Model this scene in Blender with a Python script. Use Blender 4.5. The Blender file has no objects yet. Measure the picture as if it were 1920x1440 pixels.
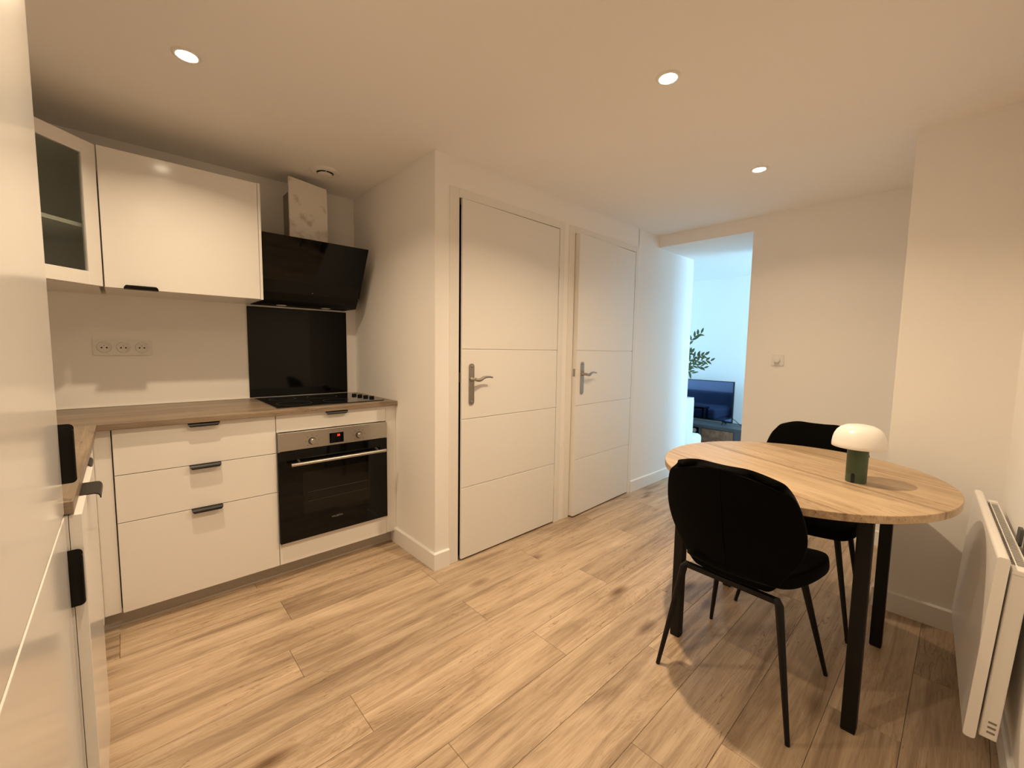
import bpy, bmesh, math, random
from mathutils import Vector, Matrix
random.seed(7)
S = bpy.context.scene
COL = S.collection
R = math.radians

# ------------------------------------------------------------------ camera
CAM_H = 1.24
def cam_matrix(yaw, pitch, roll, loc):
    cy, sy, cp, sp = math.cos(yaw), math.sin(yaw), math.cos(pitch), math.sin(pitch)
    f = Vector((sy * cp, cy * cp, -sp)); r = Vector((cy, -sy, 0)); u = r.cross(f)
    cr, sr = math.cos(roll), math.sin(roll)
    r2 = r * cr + u * sr; u2 = u * cr - r * sr
    m = Matrix((r2, u2, -f)).transposed().to_4x4()
    m.translation = loc
    return m
cd = bpy.data.cameras.new('camera'); cam = bpy.data.objects.new('camera', cd); COL.objects.link(cam)
cd.sensor_fit = 'HORIZONTAL'; cd.sensor_width = 36.0; cd.lens = 789.1 / 1920 * 36.0
cd.clip_start = 0.02; cd.clip_end = 60
cam.matrix_world = cam_matrix(R(42.773), R(4.846), R(.881), Vector((0, 0, CAM_H)))
S.camera = cam

# ------------------------------------------------------------------ world, exposure, large lights
w = bpy.data.worlds.new('world'); S.world = w; w.use_nodes = True
w.node_tree.nodes['Background'].inputs[0].default_value = (.55, .75, 1, 1)
w.node_tree.nodes['Background'].inputs[1].default_value = .02
S.view_settings.view_transform = 'Standard'; S.view_settings.look = 'None'
S.view_settings.gamma = 1.0; S.view_settings.use_curve_mapping = False
S.view_settings.exposure = 0.10
try:
    S.cycles.diffuse_bounces = 8; S.cycles.max_bounces = 14
except Exception:
    pass
SPOT_POWER = 14.3
SPOT_COLOR = (1.0, .76, .50)
DAY_COLOR = (.38, .71, 1.0)
ZC = 2.25
# daylight coming in through the two living room windows (in the walls at y = 4.0 and y = -0.9)
def area(name, loc, rot, sx, sy, power, color):
    l = bpy.data.lights.new(name, 'AREA'); l.shape = 'RECTANGLE'; l.size = sx; l.size_y = sy
    l.energy = power; l.color = color
    o = bpy.data.objects.new(name, l); COL.objects.link(o); o.location = loc; o.rotation_euler = rot
    return o
area('window_daylight', (5.0, 4.09, 1.24), (R(-90), 0, 0), 1.15, 1.75, 36, DAY_COLOR)
area('second_window_daylight', (5.0, -.99, 1.24), (R(90), 0, 0), 1.15, 1.75, 98, DAY_COLOR)

# ------------------------------------------------------------------ materials
MATS = {}
def mat(name, color, rough=.5, metal=0.0, spec=.5, bump=None, sheen=0, coat=0, emit=None, noise=None):
    if name in MATS: return MATS[name]
    m = bpy.data.materials.new(name); m.use_nodes = True; nt = m.node_tree
    b = nt.nodes['Principled BSDF']
    b.inputs['Base Color'].default_value = (*color, 1)
    b.inputs['Roughness'].default_value = rough; b.inputs['Metallic'].default_value = metal
    b.inputs['Specular IOR Level'].default_value = spec
    if sheen: b.inputs['Sheen Weight'].default_value = sheen; b.inputs['Sheen Roughness'].default_value = .4
    if coat: b.inputs['Coat Weight'].default_value = coat; b.inputs['Coat Roughness'].default_value = .05
    if emit:
        b.inputs['Emission Color'].default_value = (*emit[0], 1); b.inputs['Emission Strength'].default_value = emit[1]
    tc = None
    if bump or noise: 
        tc = nt.nodes.new('ShaderNodeTexCoord')
    if bump:
        n = nt.nodes.new('ShaderNodeTexNoise'); n.inputs['Scale'].default_value = bump[0]; n.inputs['Detail'].default_value = 4
        nt.links.new(tc.outputs['Object'], n.inputs['Vector'])
        bp = nt.nodes.new('ShaderNodeBump'); bp.inputs['Strength'].default_value = bump[1]; bp.inputs['Distance'].default_value = bump[2] if len(bump) > 2 else .002
        nt.links.new(n.outputs['Fac'], bp.inputs['Height']); nt.links.new(bp.outputs['Normal'], b.inputs['Normal'])
    if noise:   # (scale, other colour, low, high): blotches of a second colour
        n = nt.nodes.new('ShaderNodeTexNoise'); n.inputs['Scale'].default_value = noise[0]; n.inputs['Detail'].default_value = 5
        nt.links.new(tc.outputs['Object'], n.inputs['Vector'])
        r = nt.nodes.new('ShaderNodeMapRange'); r.inputs[1].default_value = noise[2]; r.inputs[2].default_value = noise[3]
        nt.links.new(n.outputs['Fac'], r.inputs[0])
        mx = nt.nodes.new('ShaderNodeMix'); mx.data_type = 'RGBA'
        mx.inputs[6].default_value = (*color, 1); mx.inputs[7].default_value = (*noise[1], 1)
        nt.links.new(r.outputs[0], mx.inputs[0]); nt.links.new(mx.outputs[2], b.inputs['Base Color'])
    MATS[name] = m
    return m

def wood(name, dark, mid, light, grain=14.0, along='X', rough=.45, rnd=True, knots=True, lines=None, spec=.4, figure=.45):
    """plank-like wood: long streaks, fine fibre, a few dark knots; grain runs along the given object axis or an angle in degrees"""
    m = bpy.data.materials.new(name); m.use_nodes = True; nt = m.node_tree; N = nt.nodes; L = nt.links
    b = N['Principled BSDF']; b.inputs['Roughness'].default_value = rough; b.inputs['Specular IOR Level'].default_value = spec
    tc = N.new('ShaderNodeTexCoord'); mp = N.new('ShaderNodeMapping'); mp.vector_type = 'POINT'
    L.new(tc.outputs['Object'], mp.inputs['Vector'])
    if along == 'Y': mp.inputs['Rotation'].default_value = (0, 0, R(-90))
    elif along != 'X': mp.inputs['Rotation'].default_value = (0, 0, R(-along))
    vec = mp.outputs['Vector']
    if rnd:
        oi = N.new('ShaderNodeObjectInfo'); sc = N.new('ShaderNodeVectorMath'); sc.operation = 'MULTIPLY_ADD'
        cb = N.new('ShaderNodeCombineXYZ')
        for i, k in enumerate((37.0, 91.0, 13.0)):
            mu = N.new('ShaderNodeMath'); mu.operation = 'MULTIPLY'; mu.inputs[1].default_value = k
            L.new(oi.outputs['Random'], mu.inputs[0]); L.new(mu.outputs[0], cb.inputs[i])
        ad = N.new('ShaderNodeVectorMath'); ad.operation = 'ADD'
        L.new(vec, ad.inputs[0]); L.new(cb.outputs[0], ad.inputs[1]); vec = ad.outputs[0]
    def scaled(sx, sy, sz):
        s = N.new('ShaderNodeVectorMath'); s.operation = 'MULTIPLY'; s.inputs[1].default_value = (sx, sy, sz)
        L.new(vec, s.inputs[0]); return s.outputs[0]
    def noise(v, scale, det=6, dist=0.0, ro=.6):
        n = N.new('ShaderNodeTexNoise'); n.inputs['Scale'].default_value = scale; n.inputs['Detail'].default_value = det
        n.inputs['Distortion'].default_value = dist; n.inputs['Roughness'].default_value = ro
        L.new(v, n.inputs['Vector']); return n.outputs['Fac']
    streak = noise(scaled(1.1, grain, grain), 1.0, 10, 1.0, .68)
    broad = noise(scaled(1.0, 5.0, 5.0), 1.3, 4, 1.2)
    fibre = noise(scaled(9.0, grain * 16, grain * 16), 1.0, 3, 0)
    ramp = N.new('ShaderNodeValToRGB')
    e = ramp.color_ramp.elements
    e[0].position = .34; e[0].color = (*dark, 1); e[1].position = .66; e[1].color = (*light, 1)
    k = ramp.color_ramp.elements.new(.50); k.color = (*mid, 1)
    a1 = N.new('ShaderNodeMath'); a1.operation = 'MULTIPLY'; a1.inputs[1].default_value = .62; L.new(streak, a1.inputs[0])
    a2 = N.new('ShaderNodeMath'); a2.operation = 'MULTIPLY_ADD'; a2.inputs[1].default_value = .38; L.new(broad, a2.inputs[0]); L.new(a1.outputs[0], a2.inputs[2])
    L.new(a2.outputs[0], ramp.inputs[0])
    col = ramp.outputs[0]
    def darken(fac_socket, colr, amount):
        nonlocal col
        mx = N.new('ShaderNodeMix'); mx.data_type = 'RGBA'; mx.blend_type = 'MULTIPLY'
        mu = N.new('ShaderNodeMath'); mu.operation = 'MULTIPLY'; mu.inputs[1].default_value = amount; mu.use_clamp = True
        L.new(fac_socket, mu.inputs[0]); L.new(mu.outputs[0], mx.inputs[0])
        L.new(col, mx.inputs[6]); mx.inputs[7].default_value = (*colr, 1); col = mx.outputs[2]
    fr = N.new('ShaderNodeMapRange'); fr.inputs[1].default_value = .45; fr.inputs[2].default_value = .75; L.new(fibre, fr.inputs[0])
    darken(fr.outputs[0], (.70, .62, .52), .55)
    pp = N.new('ShaderNodeMath'); pp.operation = 'MULTIPLY'; pp.inputs[1].default_value = 34.0; L.new(broad, pp.inputs[0])
    pq = N.new('ShaderNodeMath'); pq.operation = 'PINGPONG'; pq.inputs[1].default_value = 1.0; L.new(pp.outputs[0], pq.inputs[0])
    pr_ = N.new('ShaderNodeMapRange'); pr_.inputs[1].default_value = .55; pr_.inputs[2].default_value = 1.0; L.new(pq.outputs[0], pr_.inputs[0])
    fg = noise(scaled(.8, 3.0, 3.0), 1.0, 1)
    fgr = N.new('ShaderNodeMapRange'); fgr.inputs[1].default_value = .42; fgr.inputs[2].default_value = .62; L.new(fg, fgr.inputs[0])
    fm = N.new('ShaderNodeMath'); fm.operation = 'MULTIPLY'; L.new(pr_.outputs[0], fm.inputs[0]); L.new(fgr.outputs[0], fm.inputs[1])
    darken(fm.outputs[0], (.66, .56, .46), figure)
    # thin dark cracks along the grain
    cr = noise(scaled(.9, grain * .9, grain * .9), 1.7, 2, 2.0)
    c2 = N.new('ShaderNodeMath'); c2.operation = 'SUBTRACT'; c2.inputs[1].default_value = .5; L.new(cr, c2.inputs[0])
    c3 = N.new('ShaderNodeMath'); c3.operation = 'ABSOLUTE'; L.new(c2.outputs[0], c3.inputs[0])
    c4 = N.new('ShaderNodeMapRange'); c4.inputs[1].default_value = .012; c4.inputs[2].default_value = 0.0; L.new(c3.outputs[0], c4.inputs[0])
    gate = noise(scaled(1.3, 4, 4), 1.0, 2)
    g2 = N.new('ShaderNodeMapRange'); g2.inputs[1].default_value = .46; g2.inputs[2].default_value = .58; L.new(gate, g2.inputs[0])
    g3 = N.new('ShaderNodeMath'); g3.operation = 'MULTIPLY'; L.new(c4.outputs[0], g3.inputs[0]); L.new(g2.outputs[0], g3.inputs[1])
    darken(g3.outputs[0], (.36, .27, .20), .9)
    if knots:
        v = N.new('ShaderNodeTexVoronoi'); v.inputs['Scale'].default_value = 1.0; v.inputs['Randomness'].default_value = 1.0
        L.new(scaled(2.3, 6.5, 6.5), v.inputs['Vector'])
        kr = N.new('ShaderNodeMapRange'); kr.inputs[1].default_value = .22; kr.inputs[2].default_value = .05; L.new(v.outputs['Distance'], kr.inputs[0])
        sep = N.new('ShaderNodeSeparateColor'); L.new(v.outputs['Color'], sep.inputs[0])
        kg = N.new('ShaderNodeMath'); kg.operation = 'GREATER_THAN'; kg.inputs[1].default_value = .50; L.new(sep.outputs[0], kg.inputs[0])
        km = N.new('ShaderNodeMath'); km.operation = 'MULTIPLY'; L.new(kr.outputs[0], km.inputs[0]); L.new(kg.outputs[0], km.inputs[1])
        darken(km.outputs[0], (.34, .25, .18), .95)
    if rnd:   # each board a little lighter or darker
        hv = N.new('ShaderNodeHueSaturation'); mr = N.new('ShaderNodeMapRange'); mr.inputs[3].default_value = .90; mr.inputs[4].default_value = 1.10
        L.new(oi.outputs['Random'], mr.inputs[0]); L.new(mr.outputs[0], hv.inputs['Value']); L.new(col, hv.inputs['Color']); col = hv.outputs['Color']
    if lines:  # printed board joints at given offsets across the grain
        sx = N.new('ShaderNodeSeparateXYZ'); L.new(mp.outputs['Vector'], sx.inputs[0])
        for off in lines:
            s1 = N.new('ShaderNodeMath'); s1.operation = 'SUBTRACT'; s1.inputs[1].default_value = off; L.new(sx.outputs[1], s1.inputs[0])
            s2 = N.new('ShaderNodeMath'); s2.operation = 'ABSOLUTE'; L.new(s1.outputs[0], s2.inputs[0])
            s3 = N.new('ShaderNodeMapRange'); s3.inputs[1].default_value = .0095; s3.inputs[2].default_value = .0020; L.new(s2.outputs[0], s3.inputs[0])
            darken(s3.outputs[0], (.50, .40, .32), .75)
    L.new(col, b.inputs['Base Color'])
    bp = N.new('ShaderNodeBump'); bp.inputs['Strength'].default_value = .12; bp.inputs['Distance'].default_value = .001
    L.new(fibre, bp.inputs['Height']); L.new(bp.outputs['Normal'], b.inputs['Normal'])
    MATS[name] = m
    return m

WALL = mat('wall_paint', (.87, .855, .835), .8, bump=(260, .05, .001))
CEIL = mat('ceiling_paint', (.87, .855, .835), .9, bump=(300, .04, .001))
SKIRT = mat('white_skirting', (.84, .83, .81), .35)
FRONT = mat('white_front', (.80, .785, .76), .14, spec=.5)
CARC = mat('white_carcass', (.78, .77, .75), .4)
DOORP = mat('door_paint', (.80, .785, .75), .45)
BLACK = mat('black_metal', (.005, .0046, .0042), .5, spec=.25)
HANDLE = mat('anthracite_handle', (.016, .015, .014), .38, metal=.25)
GLASSB = mat('black_glass', (.003, .003, .003), .035, spec=.22)
STEEL = mat('brushed_steel', (.50, .47, .43), .32, metal=1.0)
NICKEL = mat('satin_nickel', (.40, .37, .33), .36, metal=1.0)
PLASTIC = mat('white_plastic', (.80, .79, .77), .3)
VELVET = mat('black_velvet', (.0025, .0022, .002), .95, spec=.05, sheen=.04)
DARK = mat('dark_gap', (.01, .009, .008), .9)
PLINTH = mat('grey_plinth', (.42, .38, .34), .4)
OAK = wood('oak_laminate', (.22, .150, .095), (.475, .357, .245), (.65, .51, .37), 19, 'X', .42, knots=True)
TOPW = wood('worktop_laminate', (.155, .117, .083), (.275, .214, .156), (.42, .335, .25), 20, 'X', .38, rnd=False, knots=False)
TOPW2 = wood('worktop_laminate_side', (.155, .117, .083), (.275, .214, .156), (.42, .335, .25), 20, 'Y', .38, rnd=False, knots=False)
TABLEW = wood('tabletop_oak', (.30, .205, .12), (.47, .345, .215), (.60, .46, .30), 15, 66.0, .42, rnd=False, knots=False, lines=(.0, -.305, .32))

# ------------------------------------------------------------------ mesh helpers
def new_bm(): return bmesh.new()
def box(bm, a, b, bev=0.0, seg=2):
    lo = [min(a[i], b[i]) for i in range(3)]; hi = [max(a[i], b[i]) for i in range(3)]
    v = [bm.verts.new((x, y, z)) for z in (lo[2], hi[2]) for y in (lo[1], hi[1]) for x in (lo[0], hi[0])]
    fs = [bm.faces.new([v[i] for i in q]) for q in ((0, 2, 3, 1), (4, 5, 7, 6), (0, 1, 5, 4), (1, 3, 7, 5), (3, 2, 6, 7), (2, 0, 4, 6))]
    if bev > 0:
        es = list({e for f in fs for e in f.edges})
        bmesh.ops.bevel(bm, geom=es, offset=bev, segments=seg, affect='EDGES', profile=.5)
    return bm
def tube(bm, pts, rad, n=10, caps=True, flat=None):
    """round tube through points; rad a number or one per point; flat=(sx, sy) squashes the section"""
    pts = [Vector(p) for p in pts]; k = len(pts)
    rads = rad if isinstance(rad, (list, tuple)) else [rad] * k
    rings = []; ref = None
    for i, p in enumerate(pts):
        d = (pts[min(i + 1, k - 1)] - pts[max(i - 1, 0)]).normalized()
        if ref is None: ref = Vector((0, 0, 1)) if abs(d.z) < .9 else Vector((1, 0, 0))
        u = ref - d * ref.dot(d); u.normalize(); vv = d.cross(u); ref = u
        sx, sy = flat or (1, 1)
        rings.append([bm.verts.new(p + u * math.cos(t) * rads[i] * sx + vv * math.sin(t) * rads[i] * sy) for t in [2 * math.pi * (j + .5) / n for j in range(n)]])
    for a, b in zip(rings, rings[1:]):
        for j in range(n): bm.faces.new((a[j], a[(j + 1) % n], b[(j + 1) % n], b[j]))
    if caps:
        bm.faces.new(list(reversed(rings[0]))); bm.faces.new(rings[-1])
    return bm
def lathe(bm, prof, n=32, center=(0, 0, 0), axis='Z', closed=False):
    c = Vector(center); rings = []
    def pt(r, h, t):
        x, y = r * math.cos(t), r * math.sin(t)
        return c + (Vector((x, y, h)) if axis == 'Z' else Vector((x, -h, y)) if axis == '-Y' else Vector((-h, x, y)))
    for r, h in prof:
        if r < 1e-6: rings.append([bm.verts.new(pt(0, h, 0))])
        else: rings.append([bm.verts.new(pt(r, h, 2 * math.pi * j / n)) for j in range(n)])
    pairs = list(zip(rings, rings[1:]))
    if closed: pairs.append((rings[-1], rings[0]))
    for a, b in pairs:
        for j in range(n):
            k = (j + 1) % n
            if len(a) == 1 and len(b) == 1: continue
            if len(a) == 1: bm.faces.new((a[0], b[k], b[j]))
            elif len(b) == 1: bm.faces.new((a[j], a[k], b[0]))
            else: bm.faces.new((a[j], a[k], b[k], b[j]))
    return bm
def prism(bm, poly, z0, z1, axis='Z'):
    """extrude a polygon; axis Z: poly in xy; axis Y: poly in xz, extruded along y; axis X: poly in yz"""
    def P(p, h): return {'Z': (p[0], p[1], h), 'Y': (p[0], h, p[1]), 'X': (h, p[0], p[1])}[axis]
    a = [bm.verts.new(P(p, z0)) for p in poly]; b = [bm.verts.new(P(p, z1)) for p in poly]; n = len(poly)
    bm.faces.new(list(reversed(a))); bm.faces.new(b)
    for i in range(n): bm.faces.new((a[i], a[(i + 1) % n], b[(i + 1) % n], b[i]))
    return bm
def rrect(cx, cy, w, h, r, n=6):
    pts = []
    for sx, sy, a0 in ((1, 1, 0), (-1, 1, 90), (-1, -1, 180), (1, -1, 270)):
        for i in range(n + 1):
            t = R(a0 + 90 * i / n); pts.append((cx + sx * (w / 2 - r) + r * math.cos(t), cy + sy * (h / 2 - r) + r * math.sin(t)))
    return pts
def smooth_by_angle(me, deg=35):
    for p in me.polygons: p.use_smooth = True
    try: me.set_sharp_from_angle(angle=R(deg))
    except Exception: pass
def obj(name, bm, m, parent=None, off=None, smooth=None):
    """link a bmesh as ONE mesh object; built in world coordinates, stored relative to its own base point (off) or the parent's"""
    bmesh.ops.recalc_face_normals(bm, faces=bm.faces[:])
    me = bpy.data.meshes.new(name)
    if parent is not None and off is None: off = parent.get('_loc')
    if off is not None: bmesh.ops.translate(bm, verts=bm.verts[:], vec=-Vector(off))
    bm.to_mesh(me); bm.free()
    me.materials.append(m)
    if smooth: smooth_by_angle(me, smooth)
    o = bpy.data.objects.new(name, me); COL.objects.link(o)
    if parent is not None: o.parent = parent
    elif off is not None: o.location = off
    return o
def thing(name, label, cat, loc=(0, 0, 0), rotz=0.0, group=None, local=False):
    o = bpy.data.objects.new(name, None); COL.objects.link(o); o.empty_display_size = .1
    o.location = loc; o.rotation_euler = (0, 0, rotz)
    if not local: o['_loc'] = list(loc)
    o['label'] = label; o['category'] = cat
    if group: o['group'] = group
    return o
def tag(o, label, cat, group=None):
    o['label'] = label; o['category'] = cat
    if group: o['group'] = group
    return o
def struct(name, bm, m, label, cat, smooth=None, off=None):
    o = obj(name, bm, m, None, off, smooth); o['kind'] = 'structure'; o['label'] = label; o['category'] = cat
    return o
def sub(name, bm, m, part, root, smooth=None):
    """a sub-part: child of a part, coordinates as its thing's"""
    bmesh.ops.recalc_face_normals(bm, faces=bm.faces[:])
    loc = root.get('_loc')
    if loc is not None: bmesh.ops.translate(bm, verts=bm.verts[:], vec=-Vector(loc))
    me = bpy.data.meshes.new(name); bm.to_mesh(me); bm.free(); me.materials.append(m)
    if smooth: smooth_by_angle(me, smooth)
    o = bpy.data.objects.new(name, me); COL.objects.link(o); o.parent = part
    return o
def B(a, b, bev=0.0, seg=2): return box(new_bm(), a, b, bev, seg)
def text_bm(body, size, extrude=.0003):
    cu = bpy.data.curves.new('lettering', 'FONT'); cu.body = body; cu.size = size; cu.extrude = extrude
    cu.align_x = 'CENTER'; cu.align_y = 'CENTER'
    o = bpy.data.objects.new('lettering', cu); COL.objects.link(o)
    dg = bpy.context.evaluated_depsgraph_get(); me = bpy.data.meshes.new_from_object(o.evaluated_get(dg))
    bm = new_bm(); bm.from_mesh(me)
    bpy.data.objects.remove(o); bpy.data.curves.remove(cu); bpy.data.meshes.remove(me)
    return bm

# ------------------------------------------------------------------ the setting
YB, XR, YD, XE, XE2, XP, YP = 2.98, 1.228, 1.937, 3.55, 4.25, 2.68, .23
YJ = 1.172             # right jamb of the passage
XL, YN, XN = -.705, -1.3, 1.0
def wr(x): return -.142 + .030 * (x - XP)       # the right wall runs slightly askew
LX1, LY0, LY1, LZ = 5.80, -.90, 4.0, 2.19       # living room
fl = struct('floor', B((XL - .1, -1.4, -.06), (LX1 + .1, 4.1, -.012)), mat('screed', (.12, .09, .06), .9), 'oak laminate plank floor running through kitchen and living room', 'floor')
PW, PL = .193, 1.305
joints = {2.374: -.063, 2.181: .508, 1.988: 1.171, 1.795: .445, 1.602: 1.171, 1.409: .54, 1.216: 1.271, 1.023: .697, .830: 1.57, .637: 1.13}
def plank_mesh(x0, x1, y0, y1):
    cx, cy = (x0 + x1) / 2, (y0 + y1) / 2; a, b = (x1 - x0) / 2 - .0006, (y1 - y0) / 2 - .0006; c = .0014
    vs = []
    for s, z in ((0, -.012), (0, -.0009), (c, 0)):
        vs += [(-a + s, -b + s, z), (a - s, -b + s, z), (a - s, b - s, z), (-a + s, b - s, z)]
    fs = [(8, 9, 10, 11)]
    for k in (0, 4):
        for i in range(4): fs.append((k + i, k + (i + 1) % 4, k + 4 + (i + 1) % 4, k + 4 + i))
    me = bpy.data.meshes.new('plank'); me.from_pydata(vs, [], fs); me.materials.append(OAK)
    o = bpy.data.objects.new('plank', me); COL.objects.link(o); o.location = (cx, cy, 0); o.parent = fl
y = 2.374 + PW * 8
row = 0
while y > -1.3:
    top, bot = y, y - PW
    key = min(joints, key=lambda k: abs(k - top))
    jx = joints[key] if abs(key - top) < .02 else (row * .437) % PL
    # the stretch of this row that is floor in one of the two rooms
    x_lo = XL if bot < YB and top > YN else XE2
    if bot > YB - .02: x_lo = XE2
    elif bot > YD - .03: x_lo = XL
    x_hi = LX1
    if bot > YD and bot < YB - .02: spans = [(XL, XR + .02), (XE2 - .02, LX1)]
    elif bot >= YB - .02: spans = [(XE2 - .02, LX1)]
    elif top < wr(2) : spans = [(XL, XN), (XE2 - .02, LX1)]
    else: spans = [(XL, LX1)]
    for s0, s1 in spans:
        k = math.floor((s0 - jx) / PL)
        while jx + k * PL < s1:
            a, b = max(s0, jx + k * PL), min(s1, jx + (k + 1) * PL)
            if b - a > .01: plank_mesh(a, b, bot, top)
            k += 1
    y -= PW; row += 1

cm = new_bm(); box(cm, (XL - .1, YN - .1, ZC), (XE + .001, YB + .1, ZC + .1))
struct('ceiling', cm, CEIL, 'white painted kitchen ceiling with recessed spots', 'ceiling')
struct('ceiling_living', B((XE2 - .001, LY0 - .1, LZ), (LX1 + .1, LY1 + .1, LZ + .16)), CEIL, 'white living room ceiling seen beyond the passage', 'ceiling')
struct('wall_back', B((XL - .1, YB, -.05), (XR + .1, YB + .1, ZC)), WALL, 'white kitchen wall behind worktop and hood', 'wall')
struct('wall_left', B((XL - .1, YN - .1, -.05), (XL, YB, ZC)), WALL, 'white wall behind the tall cupboard', 'wall')
wm = new_bm(); box(wm, (XR, YD + .10, -.05), (XR + .10, YB, ZC))
struct('wall_return', wm, WALL, 'white return wall beside the oven cabinet', 'wall')
D1, D2 = (1.392, 2.207), (2.378, 3.165); DZ = 2.048
wm = new_bm()
def seg(x0, x1, z0, z1): box(wm, (x0, YD, z0), (x1, YD + .10, z1))
seg(XR, D1[0] - .07, -.05, ZC); seg(D1[0] - .07, D2[1] + .05, DZ + .048, ZC); seg(D1[1] + .055, D2[0] - .05, -.05, DZ + .048); seg(D2[1] + .045, XE2, -.05, ZC)
struct('wall_doors', wm, WALL, 'white wall holding the two interior doors', 'wall')
wm = new_bm(); box(wm, (XE, YP, -.05), (XE2, YJ, ZC)); 
struct('wall_end', wm, WALL, 'white wall with the dimmer switch beside the passage', 'wall')
struct('wall_lintel', B((XE, YJ, 2.150), (XE2, YD, ZC + .1)), WALL, 'white lintel above the passage to living room', 'wall')
wm = new_bm(); prism(wm, [(XP, wr(XP)), (XE2, wr(XP)), (XE2, YP), (XP, YP)], -.05, ZC)
struct('wall_pillar', wm, WALL, 'projecting white wall behind the table', 'wall')
wm = new_bm(); prism(wm, [(XN, wr(XN)), (XN, wr(XN) - .1), (XE2, wr(XP) - .1), (XE2, wr(XP)), (XP, wr(XP))], -.05, ZC)
struct('wall_right', wm, WALL, 'white wall carrying the electric radiator', 'wall')
struct('wall_entry', B((XL - .1, YN - .1, -.05), (XN + .1, YN, ZC)), WALL, 'white entrance wall behind the camera', 'wall')
struct('wall_entry_side', B((XN, YN, -.05), (XN + .1, wr(XN) - .1, ZC)), WALL, 'white entrance side wall', 'wall')
# living room
struct('wall_far', B((LX1, LY0 - .1, -.05), (LX1 + .1, LY1 + .1, LZ)), WALL, 'bright white far living room wall behind television', 'wall')
wm = new_bm(); box(wm, (XE2 - .1, YD + .1, -.05), (XE2, LY1, LZ + .16)); box(wm, (XE2 - .1, LY0, -.05), (XE2, wr(XP) - .1, LZ + .16))
struct('wall_living_near', wm, WALL, 'living room wall backing onto the kitchen', 'wall')
WX0, WX1, WZ0, WZ1 = 4.45, 5.55, .40, 2.08
for wi, (ya, yb, wl) in enumerate(((LY1, LY1 + .1, 'beyond the sofa'), (LY0, LY0 - .1, 'opposite the sofa'))):
    ym = (ya + yb) / 2; wm = new_bm()
    box(wm, (XE2, ya, -.05), (WX0, yb, LZ)); box(wm, (WX1, ya, -.05), (LX1, yb, LZ))
    box(wm, (WX0, ya, -.05), (WX1, yb, WZ0)); box(wm, (WX0, ya, WZ1), (WX1, yb, LZ))
    struct('wall_window_%d' % (wi + 1), wm, WALL, 'living room wall with the window ' + wl, 'wall')
    wn = thing('window_%d' % (wi + 1), 'white framed living room window ' + wl, 'window', (5.0, ym, WZ0)); wn['kind'] = 'structure'
    for a, b in (((WX0, WZ0), (WX0 + .05, WZ1)), ((WX1 - .05, WZ0), (WX1, WZ1)), ((WX0 + .05, WZ0), (WX1 - .05, WZ0 + .05)), ((WX0 + .05, WZ1 - .05), (WX1 - .05, WZ1)), ((4.98, WZ0 + .05), (5.02, WZ1 - .05))):
        obj('frame_bar', B((a[0], ym - .02, a[1]), (b[0], ym + .02, b[1])), PLASTIC, wn)

# skirting boards
SH, ST = .098, .013
def skirt(name, bm, label): return struct(name, bm, SKIRT, label, 'skirting board')
def skb(pts):
    """skirting along a path of floor points, room to the left of the path"""
    bm = new_bm()
    prof = [(0, 0), (ST, 0), (ST, SH - .006), (ST - .006, SH), (0, SH)]
    rings = []
    P = [Vector((p[0], p[1], 0)) for p in pts]
    for i, p in enumerate(P):
        dirs = []
        if i > 0: dirs.append((P[i] - P[i - 1]).normalized())
        if i < len(P) - 1: dirs.append((P[i + 1] - P[i]).normalized())
        nrm = [Vector((-d.y, d.x, 0)) for d in dirs]
        m = sum(nrm, Vector()) / len(nrm); m = m / max(m.length_squared, 1e-6)
        rings.append([bm.verts.new(p + m * o_ + Vector((0, 0, z))) for o_, z in prof])
    for a, b in zip(rings, rings[1:]):
        for j in range(len(prof)): bm.faces.new((a[j], a[(j + 1) % 5], b[(j + 1) % 5], b[j]))
    bm.faces.new(rings[0]); bm.faces.new(list(reversed(rings[-1])))
    return bm
skirt('baseboard_return', skb([(D1[0] - .0755, YD), (XR, YD), (XR, 2.455)]), 'white skirting board wrapping the wall corner by the oven')
skirt('baseboard_passage', skb([(XE2, YD), (D2[1] + .0465, YD)]), 'white skirting board right of the second door')
skirt('baseboard_pillar', skb([(XP, wr(XP) + .0), (XP, YP), (XE, YP), (XE, YJ), (XE2, YJ)]), 'white skirting board around the projecting wall')
skirt('baseboard_right', skb([(XN, wr(XN)), (XP, wr(XP))]), 'white skirting board below the radiator')
skirt('baseboard_far', skb([(LX1, LY0), (LX1, LY1)]), 'white skirting board on the far living room wall')

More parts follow.
